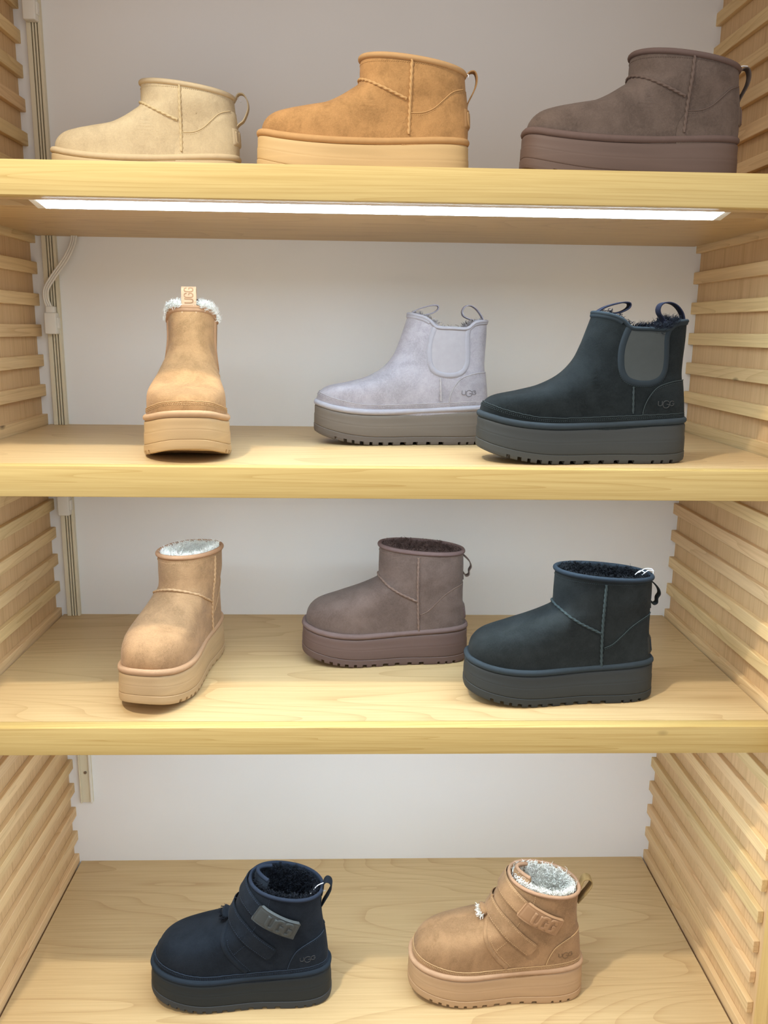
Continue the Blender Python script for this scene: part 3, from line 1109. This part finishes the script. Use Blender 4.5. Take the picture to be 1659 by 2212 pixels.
        mesh_obj('rand_stitching', V, Fc, mm['seam'], rd)
        counter(root, s, mm, [(.0, .1125), (.0115, .1115), (.0189, .1095), (.0361, .1030), (.0490, .0940), (.0555, .0840), (.0603, .0730), (.0630, .0650)], off=.0012)
        for sg in (1, -1):
            heel_logo(root, s, mm, .0440 if sg > 0 else .0250, .0755, .0072, sg, off=.0013)
            # facing of the throat opening
            eye = [(.1240, .0620), (.1360, .0735), (.1465, .0870), (.1560, .1040), (.1590, .1160), (.1560, .1250)]
            p = s.side_path(eye, sg, 70)
            V, Fc = s.ribbon(p, .0070, .0013, 6, .0004, False)
            fc = mesh_obj('throat_facing', V, Fc, mm['suede'], root)
            inner = [(.1185, .0640), (.1300, .0760), (.1400, .0880), (.1490, .1040), (.1520, .1150)]
            V, Fc = stitches([s.near(q, .0001) for q in s.side_path(inner, sg, 70)], s=None, pitch=.003, r=.0005)
            mesh_obj('facing_stitching', V, Fc, mm['seam'], fc)
            for seam in ([(.086, .186), (.0885, .172), (.0895, .164)], [(.1410, .0925), (.1330, .1000), (.1250, .1060)], [(.1080, .138), (.1120, .131), (.118, .1235)]):
                V, Fc = stitches([s.near(q, .0001) for q in s.side_path(seam, sg, 40)], s=None, pitch=.003, r=.0005)
                mesh_obj('panel_stitching', V, Fc, mm['seam'], root)
        # straps: over the instep from the far side to a loose end on the near (+y) side
        def strap(side_pts, front, far_pts, width, name):
            a = s.side_path(side_pts, 1, 60)
            b = s.side_path(far_pts, -1, 40)
            m_ = np.array([front])
            pth = np.concatenate([a[::5], m_, b[::5]])
            pth = catmull(pth, 120)
            # slack bridging: keep the strap convex instead of hugging the throat
            pth = np.array([s.near(q, .0030) for q in pth])
            for _ in range(6):
                pth[1:-1] = (pth[:-2]+2*pth[1:-1]+pth[2:])/4
            n = len(pth)
            W = np.full(n, width)
            for i in range(n):
                d_ = np.linalg.norm(pth[i]-pth[0])
                if d_ < .005:
                    W[i] = width*(.72+.28*math.sqrt(max(0, 1-(1-d_/.005)**2)))
            tg = np.gradient(pth, axis=0); tg /= np.linalg.norm(tg, axis=1)[:, None]
            nrm_ = np.array([s.nrm(q) for q in pth])
            for _ in range(10):
                nrm_[1:-1] = (nrm_[:-2]+nrm_[1:-1]+nrm_[2:])/3
            nrm_ /= np.linalg.norm(nrm_, axis=1)[:, None]
            sd = np.cross(tg, nrm_); sd /= np.linalg.norm(sd, axis=1)[:, None]
            na = 10
            top, bot = [], []
            for i in range(n):
                for j in range(na+1):
                    t = j/na-.5
                    p = pth[i]+sd[i]*t*W[i]
                    q, nn = s.bvh.find_nearest(Vector(p))[:2]
                    base = s.near(p, .0006)
                    d = np.linalg.norm(np.array(q)-pth[i])
                    p_out = pth[i]+sd[i]*t*W[i]
                    p_out = p_out*.45+s.near(p, .0030)*.55
                    ed = 1-abs(2*t)**10
                    top.append(p_out+nrm_[i]*(.0011*ed))
                    bot.append(p_out-nrm_[i]*(.0011*ed))
            Vt, Vb = np.array(top), np.array(bot)
            f1 = grid_faces(na+1, n, False)
            f2 = [tuple(k+len(Vt) for k in q[::-1]) for q in f1]
            m2 = len(Vt); c_ = na+1
            f3 = []
            for i in range(n-1):
                f3.append((i*c_, (i+1)*c_, m2+(i+1)*c_, m2+i*c_)); f3.append((i*c_+na, m2+i*c_+na, m2+(i+1)*c_+na, (i+1)*c_+na))
            for j in range(na):
                f3.append((j, m2+j, m2+j+1, j+1)); f3.append(((n-1)*c_+j, (n-1)*c_+j+1, m2+(n-1)*c_+j+1, m2+(n-1)*c_+j))
            o = mesh_obj(name, np.concatenate([Vt, Vb]), f1+f2+f3, mm['strap'], root, True, 50)
            # stitched margin
            parts = []
            for sgn in (-1, 1):
                jj = 1 if sgn < 0 else na-1
                line = [Vt[i*c_+jj]+nrm_[i]*.0001 for i in range(3, n)]
                parts.append(stitches(line, pitch=.0032, r=.00045))
            V, Fc = merge(parts)
            mesh_obj('strap_stitching', V, Fc, mm['seam'], o)
            return o, pth, nrm_, sd
        fpt = lambda z: (float(np.interp(z, s.F[200:, 1], s.F[200:, 0])), 0, z)
        up_o, pth, nn, sd = strap([(.0480, .1335), (.0600, .1395), (.0780, .1490), (.0950, .1585), (.1080, .1670), (.1180, .1745)], fpt(.1800), [(.110, .172), (.09, .160), (.06, .146)], .0255, 'upper_strap')
        lo_o, p2, n2, s2 = strap([(.0850, .0905), (.0960, .1000), (.1110, .1130), (.1260, .1270), (.1370, .1370)], fpt(.1440), [(.135, .134), (.115, .115), (.095, .100)], .0245, 'lower_strap')
        # rubber badge on the upper strap's end
        d = np.concatenate(([0], np.cumsum(np.linalg.norm(np.diff(pth, axis=0), axis=1))))
        def on_strap(a, b, off):
            """a along the strap from its loose end, b across"""
            P_ = np.array([np.interp(a, d, pth[:, k]) for k in range(3)])
            N_ = np.array([np.interp(a, d, nn[:, k]) for k in range(3)]); N_ /= np.linalg.norm(N_)
            S_ = np.array([np.interp(a, d, sd[:, k]) for k in range(3)])
            q = P_+S_*b
            q = q*.45+s.near(q, .0030)*.55
            return q+N_*off, N_
        a0, a1, hw = -.0005, .0690, .0152
        nu, nv = 46, 20
        rows = []
        rc = .0055
        for j in range(nv):
            for i in range(nu):
                a = i/(nu-1); b = j/(nv-1)
                aa = a0+(a1-a0)*a; bb = -hw+2*hw*b
                # rounded corners
                ex = max(0, rc-min(aa-a0, a1-aa)); ey = max(0, rc-(hw-abs(bb)))
                r_ = math.hypot(ex, ey)
                if r_ > rc and ex > 0 and ey > 0:
                    k = rc/r_
                    nx_, ny_ = ex*k, ey*k
                    aa += (ex-nx_)*(1 if aa < (a0+a1)/2 else -1)
                    bb -= (ey-ny_)*(1 if bb > 0 else -1)
                e_ = min(aa-a0, a1-aa, hw-abs(bb))
                off = .0014+(.0022 if e_ > .0009 else (.0012 if e_ > .0002 else -.0010))
                if .0022 < e_ < .0034:
                    off -= .0006
                rows.append(on_strap(max(aa, 0), bb, off)[0]-np.array((max(0, -aa), 0, 0)))
        bd = mesh_obj('badge', rows, grid_faces(nu, nv, False), mm['badge'], up_o, True, 60)
        h, wl = .0190, .0128
        st, wd_ = letters('UGG', h, wl, .0020, 0)
        parts, outl = [], []
        for dd in st:
            p3, nq = [], []
            for a, b in dd:
                # near (+y) side, reading left to right runs toe to heel = towards the loose end
                q, N_ = on_strap(.0115+(wd_-a)-.001, (b-h/2), .0042)
                p3.append(q); nq.append(N_)
            parts.append(flat_stroke(p3, nq, .0045, .0009))
            outl.append(flat_stroke(p3, nq, .0064, .0003))
        V, Fc = merge(parts)
        mesh_obj('badge_lettering', V, Fc, mm['badge'], bd)
        V, Fc = merge(outl)
        mesh_obj('badge_letter_outline', V, Fc, mm['badge'], bd)
        # tongue rising above the collar front and its fleecy lower corner
        tz = [(.1130, .172), (.1155, .184), (.1150, .1965), (.1120, .2030)]
        q = catmull(tz, 16)
        rows = []
        for i, (a, b) in enumerate(q):
            hw_ = .027*(1-.35*(i/15)**3)
            for j in range(13):
                t = j/12*2-1
                rows.append((a-.018*t*t, t*hw_, b-.006*t*t))
        n1 = len(rows)
        rows2 = [(x_-.0045, y_, z_-.0004) for x_, y_, z_ in rows]
        f1 = grid_faces(13, 16, False)
        f2 = [tuple(k+n1 for k in z_[::-1]) for z_ in f1]
        f3 = [(15*13+j, 15*13+j+1, n1+15*13+j+1, n1+15*13+j) for j in range(12)]
        f3 += [(i*13, (i+1)*13, n1+(i+1)*13, n1+i*13) for i in range(15)]+[(i*13+12, (i+1)*13+12, n1+(i+1)*13+12, n1+i*13+12) for i in range(15)]
        tg_ = mesh_obj('tongue', rows+rows2, f1+f2+f3, mm['suede'], root)
        edge = [rows[15*13+j] for j in range(13)]
        V, Fc = tube(catmull([(x_-.002, y_, z_) for x_, y_, z_ in edge], 40), .0029, 8)
        mesh_obj('tongue_binding', V, Fc, mm['binding'], tg_)
        # tongue's lower corner peeping out under the lower strap
        base = np.array(fpt(.1310))
        rows = []
        for i in range(12):
            t = i/11
            for j in range(12):
                th = j/12*2*PI
                rr = .0075*math.sin(min(1, t*1.25+.12)*PI*.5)*(1 if t < .85 else (1-t)/.15*.9+.1)
                rows.append((base[0]-.008+.020*t+.0*rr, base[1]+math.cos(th)*rr*1.7, base[2]-.002+.006*t+math.sin(th)*rr*.75))
        Fc = grid_faces(12, 12)+[tuple(range(12)), tuple(132+j for j in range(12))]
        mesh_obj('tongue_tip', rows, Fc, mm['suede'], root)
        rng = np.random.default_rng(seed+5)
        parts = []
        for k in range(160):
            b0 = np.array((base[0]+rng.uniform(.002, .013), rng.uniform(-.010, .012), base[2]-.001+rng.uniform(-.002, .004)))
            dr = np.array((rng.uniform(.1, .8), rng.uniform(-.6, .8), rng.uniform(-.4, .6)))
            dr /= np.linalg.norm(dr)
            ln = rng.uniform(.004, .008)
            parts.append(tube([b0, b0+dr*ln*.5+rng.normal(0, .0008, 3), b0+dr*ln], [.0006, .0005, .0001], 4))
        V, Fc = merge(parts)
        mesh_obj('fleece_tuft', V, Fc, mm['fleece'], root)
        pull_loop(root, opts.get('loop', [(.0135, .150), (.0080, .1600), (.0020, .1710), (-.0010, .1800), (.0010, .1875), (.0065, .1895), (.0105, .1850), (.0115, .1770), (.0130, .1680)]), .016, mm)
    for ts in opts.get('strings', []):
        tag_string(root, ts)
    return root

# ---- boot colour sets
def mset(name, suede, sole, fleece_c, welt=None, binding=None, seam=None, loop=None, gore=None, badge=None, amt=.55, outsole=None):
    lt = lambda c, k, a=.0: tuple(min(1, q*k+a) for q in c[:3])+(1,)
    m = {}
    m['suede'] = mat_suede(name+'_suede', suede, amt=amt)
    m['strap'] = m['suede']
    m['sole'] = mat_foam(name+'_sole_foam', sole, lt(sole, 1.12))
    if outsole:
        m['outsole'] = mat_foam(name+'_outsole_rubber', outsole, lt(outsole, 1.1))
    m['welt'] = mat_weave(name+'_welt_tape', welt or lt(suede, 1.05), lt(welt or suede, 1.3))
    m['binding'] = mat_weave(name+'_binding_tape', binding or lt(suede, 1.0), lt(binding or suede, 1.25))
    m['seam'] = mat_plain(name+'_seam_thread', seam or lt(suede, 1.35, .01), .85, .1)
    m['loop'] = mat_weave(name+'_loop_webbing', loop or lt(suede, .8), lt(loop or suede, 1.3))
    m['gore'] = mat_weave(name+'_elastic', gore or suede, lt(gore or suede, 1.3), 1400)
    m['logo'] = mat_plain(name+'_logo', lt(suede, .62) if suede[0] > .1 else lt(suede, 1.0, .028), .6, .25)
    m['badge'] = mat_plain(name+'_rubber_badge', badge or suede, .5, .35)
    fc = fleece_c
    m['fleece'] = mat_fleece(name+'_fleece', lt(fc, .8), lt(fc, 1.1))
    return m

WOOL = srgb(253, 246, 236)
S_CREAM = mset('cream', srgb(204, 186, 154), srgb(198, 176, 138), srgb(214, 196, 160), seam=srgb(212, 194, 156), amt=.35)
S_TAN = mset('tan', srgb(162, 122, 78), srgb(190, 160, 114), WOOL, welt=srgb(182, 142, 96), binding=srgb(184, 146, 102), seam=srgb(192, 152, 104), amt=.6)
S_BROWN = mset('brown', srgb(92, 78, 70), srgb(98, 80, 72), srgb(80, 62, 54), welt=srgb(100, 82, 76), binding=srgb(100, 82, 76), seam=srgb(104, 88, 80), amt=.6)
S_TAN2 = mset('wheat', srgb(150, 115, 78), srgb(178, 148, 108), WOOL, welt=srgb(176, 142, 108), binding=srgb(164, 126, 94), seam=srgb(186, 150, 106), loop=srgb(190, 158, 126), amt=.65)
S_GREY = mset('grey', srgb(150, 144, 149), srgb(106, 97, 88), srgb(160, 152, 154), welt=srgb(158, 155, 162), binding=srgb(152, 148, 154), seam=srgb(172, 166, 168), loop=srgb(146, 140, 148), gore=srgb(156, 150, 153), amt=.55, outsole=srgb(98, 89, 82))
S_BLACK = mset('black', srgb(24, 29, 31), srgb(54, 56, 56), srgb(30, 34, 44), welt=srgb(48, 56, 62), binding=srgb(38, 46, 52), seam=srgb(56, 64, 66), loop=srgb(32, 34, 50), gore=srgb(66, 70, 70), amt=.5, outsole=srgb(62, 63, 62))
S_CHEST = mset('chestnut', srgb(146, 114, 82), srgb(172, 144, 108), WOOL, welt=srgb(168, 134, 104), binding=srgb(164, 126, 96), seam=srgb(180, 146, 110), amt=.65)
S_BROWN2 = mset('cocoa', srgb(94, 79, 72), srgb(94, 75, 69), srgb(92, 72, 66), welt=srgb(108, 90, 86), binding=srgb(102, 83, 80), seam=srgb(118, 98, 88), amt=.55)
S_BLACK2 = mset('jet', srgb(33, 37, 38), srgb(46, 49, 50), srgb(26, 28, 32), welt=srgb(46, 54, 60), binding=srgb(36, 44, 52), seam=srgb(60, 70, 72), amt=.4)
S_NAVY = mset('navy', srgb(24, 30, 38), srgb(31, 36, 39), srgb(26, 30, 38), welt=srgb(34, 43, 53), binding=srgb(36, 44, 58), seam=srgb(50, 60, 74), badge=srgb(66, 71, 72), amt=.35, outsole=srgb(52, 55, 58))
S_CHEST2 = mset('caramel', srgb(144, 112, 80), srgb(172, 140, 106), WOOL, welt=srgb(176, 142, 112), binding=srgb(166, 130, 102), seam=srgb(192, 158, 116), loop=srgb(136, 110, 70), badge=srgb(164, 126, 92), amt=.6)

G1 = 'low ankle boots'; G2 = 'pull-tab ankle boots'; G3 = 'plain short boots'; G4 = 'strapped boots'
R180 = PI
make_boot('low', (-.1905, .290, ZS[1]), R180, S_CREAM, 'cream suede low ankle boot on the topmost visible shelf', 11, (.97, 1, 1),
          opts=dict(group=G1, fleece=dict(top_off=-.007), loop=[(.0088, .133), (.0050, .1390), (.0010, .1440), (-.0055, .1440), (-.0110, .1370), (-.0130, .1270), (-.0110, .1190), (-.0050, .1080), (.0005, .1040), (.0045, .1000)],
                    strings=[[(.0105, -.004, .140), (.006, -.003, .1415), (.002, -.002, .139), (-.002, -.001, .1345)]]))
make_boot('low', (.1235, .155, ZS[1]), R180, S_TAN, 'tan suede low ankle boot between the cream and brown low boots', 12, (.995, 1, 1),
          opts=dict(group=G1, fleece=dict(top_off=-.007), strings=[[(.0085, .004, .139), (.004, .006, .138), (.004, .006, .134)]]))
make_boot('low', (.4603, .115, ZS[1]), R180, S_BROWN, 'dark brown suede low ankle boot on the topmost visible shelf', 13,
          opts=dict(group=G1, fleece=dict(top_off=-.007), strings=[[(.0085, .004, .143), (.002, .002, .1455), (-.005, 0, .146)]]))

make_boot('pull', (-.2635, .295, ZS[2]), -PI/2+.115, S_TAN2, 'tan suede pull-tab boot with white fleece, toe pointing out of the shelf', 21, (1.0, 1.07, 1.0),
          opts=dict(group=G2, loop_text=True, lw=.0185, rl_mat=S_BROWN['loop'],
                    floop=[(.1305, .184), (.1290, .195), (.1285, .2060), (.1265, .2150), (.1215, .2190), (.1165, .2150), (.1150, .2060), (.1150, .195), (.1185, .183)],
                    rloop=[(.0150, .178), (.0148, .1850), (.0190, .1930), (.0270, .2010), (.0360, .2050), (.0440, .2030), (.0475, .1975), (.0460, .1915), (.0380, .1870), (.0260, .1840), (.0170, .180)],
                    fleece=dict(tufts=2600, fluff_u=[(.35, 1.2, .3), (2*PI-1.2, 2*PI-.35, .3), (1.2, 2.6, .2), (2*PI-2.6, 2*PI-1.2, .2)], fluff_n=2000, fluff_len=.015)))
make_boot('pull', (.1790, .252, ZS[2]), R180, S_GREY, 'pale grey suede pull-tab ankle boot with dark grey platform sole', 22, (.955, 1, .98), opts=dict(group=G2))
make_boot('pull', (.4125, .085, ZS[2]), R180, S_BLACK, 'black suede pull-tab ankle boot beside the pale grey boot', 23, (1.0, 1, .99),
          opts=dict(group=G2, rloop=[(.0150, .178), (.0135, .1850), (.0170, .1950), (.0260, .2040), (.0360, .2065), (.0440, .2040), (.0465, .1980), (.0450, .1920), (.0400, .1860), (.0360, .178)],
                    fleece=dict(tufts=2600, fluff_u=[(1.75, 2.35, .35), (2*PI-2.45, 2*PI-1.75, .65)], fluff_n=900, fluff_len=.013)))

make_boot('mini', (-.2550, .304, ZS[3]), -PI/2-.20, S_CHEST, 'chestnut suede short boot with white fleece, toe pointing out of the shelf', 31, 1.0, opts=dict(group=G3, fleece=dict(tufts=4200, length=(.006, .011), depth=.013)))
make_boot('mini', (.1565, .246, ZS[3]), R180, S_BROWN2, 'chocolate brown suede short boot beside the black short boot', 32, (.945, 1, 1), opts=dict(group=G3, fleece=dict(tufts=4200, depth=.04)))
make_boot('mini', (.4040, .106, ZS[3]), R180, S_BLACK2, 'black suede short boot beside the chocolate brown short boot', 33, (.98, 1, 1.01),
          opts=dict(group=G3, fleece=dict(tufts=4200, depth=.04), strings=[[(.036, .006, .1785), (.028, .004, .1835), (.020, .003, .1800)], [(.030, .002, .180), (.020, .001, .1855), (.0095, 0, .1840), (.0072, 0, .176)], [(.026, .006, .178), (.016, .004, .1840), (.0085, .003, .1825)]]))

make_boot('strap', (-.0550, .109, ZS[4]), R180-.05, S_NAVY, 'navy suede boot with two straps and grey badge on the lowest shelf', 41, (1.0, 1.03, 1.05),
          opts=dict(group=G4, fleece=dict(tufts=4600, depth=.045), strings=[[(.030, .010, .172), (.020, .005, .182), (.008, .002, .186)], [(.028, .012, .170), (.016, .008, .174), (.008, .004, .174)]]))
make_boot('strap', (.3365, .112, ZS[4]), R180-.05, S_CHEST2, 'caramel suede boot with two straps and matching badge on the lowest shelf', 42, (.985, 1.02, 1.04),
          opts=dict(group=G4, fleece=dict(tufts=4600, length=(.006, .011), depth=.04),
                    loop=[(.0135, .150), (.0060, .1600), (-.0010, .1700), (-.0060, .1800), (-.0050, .1870), (.0005, .1900), (.0065, .1880), (.0095, .1800), (.0130, .1680)]))
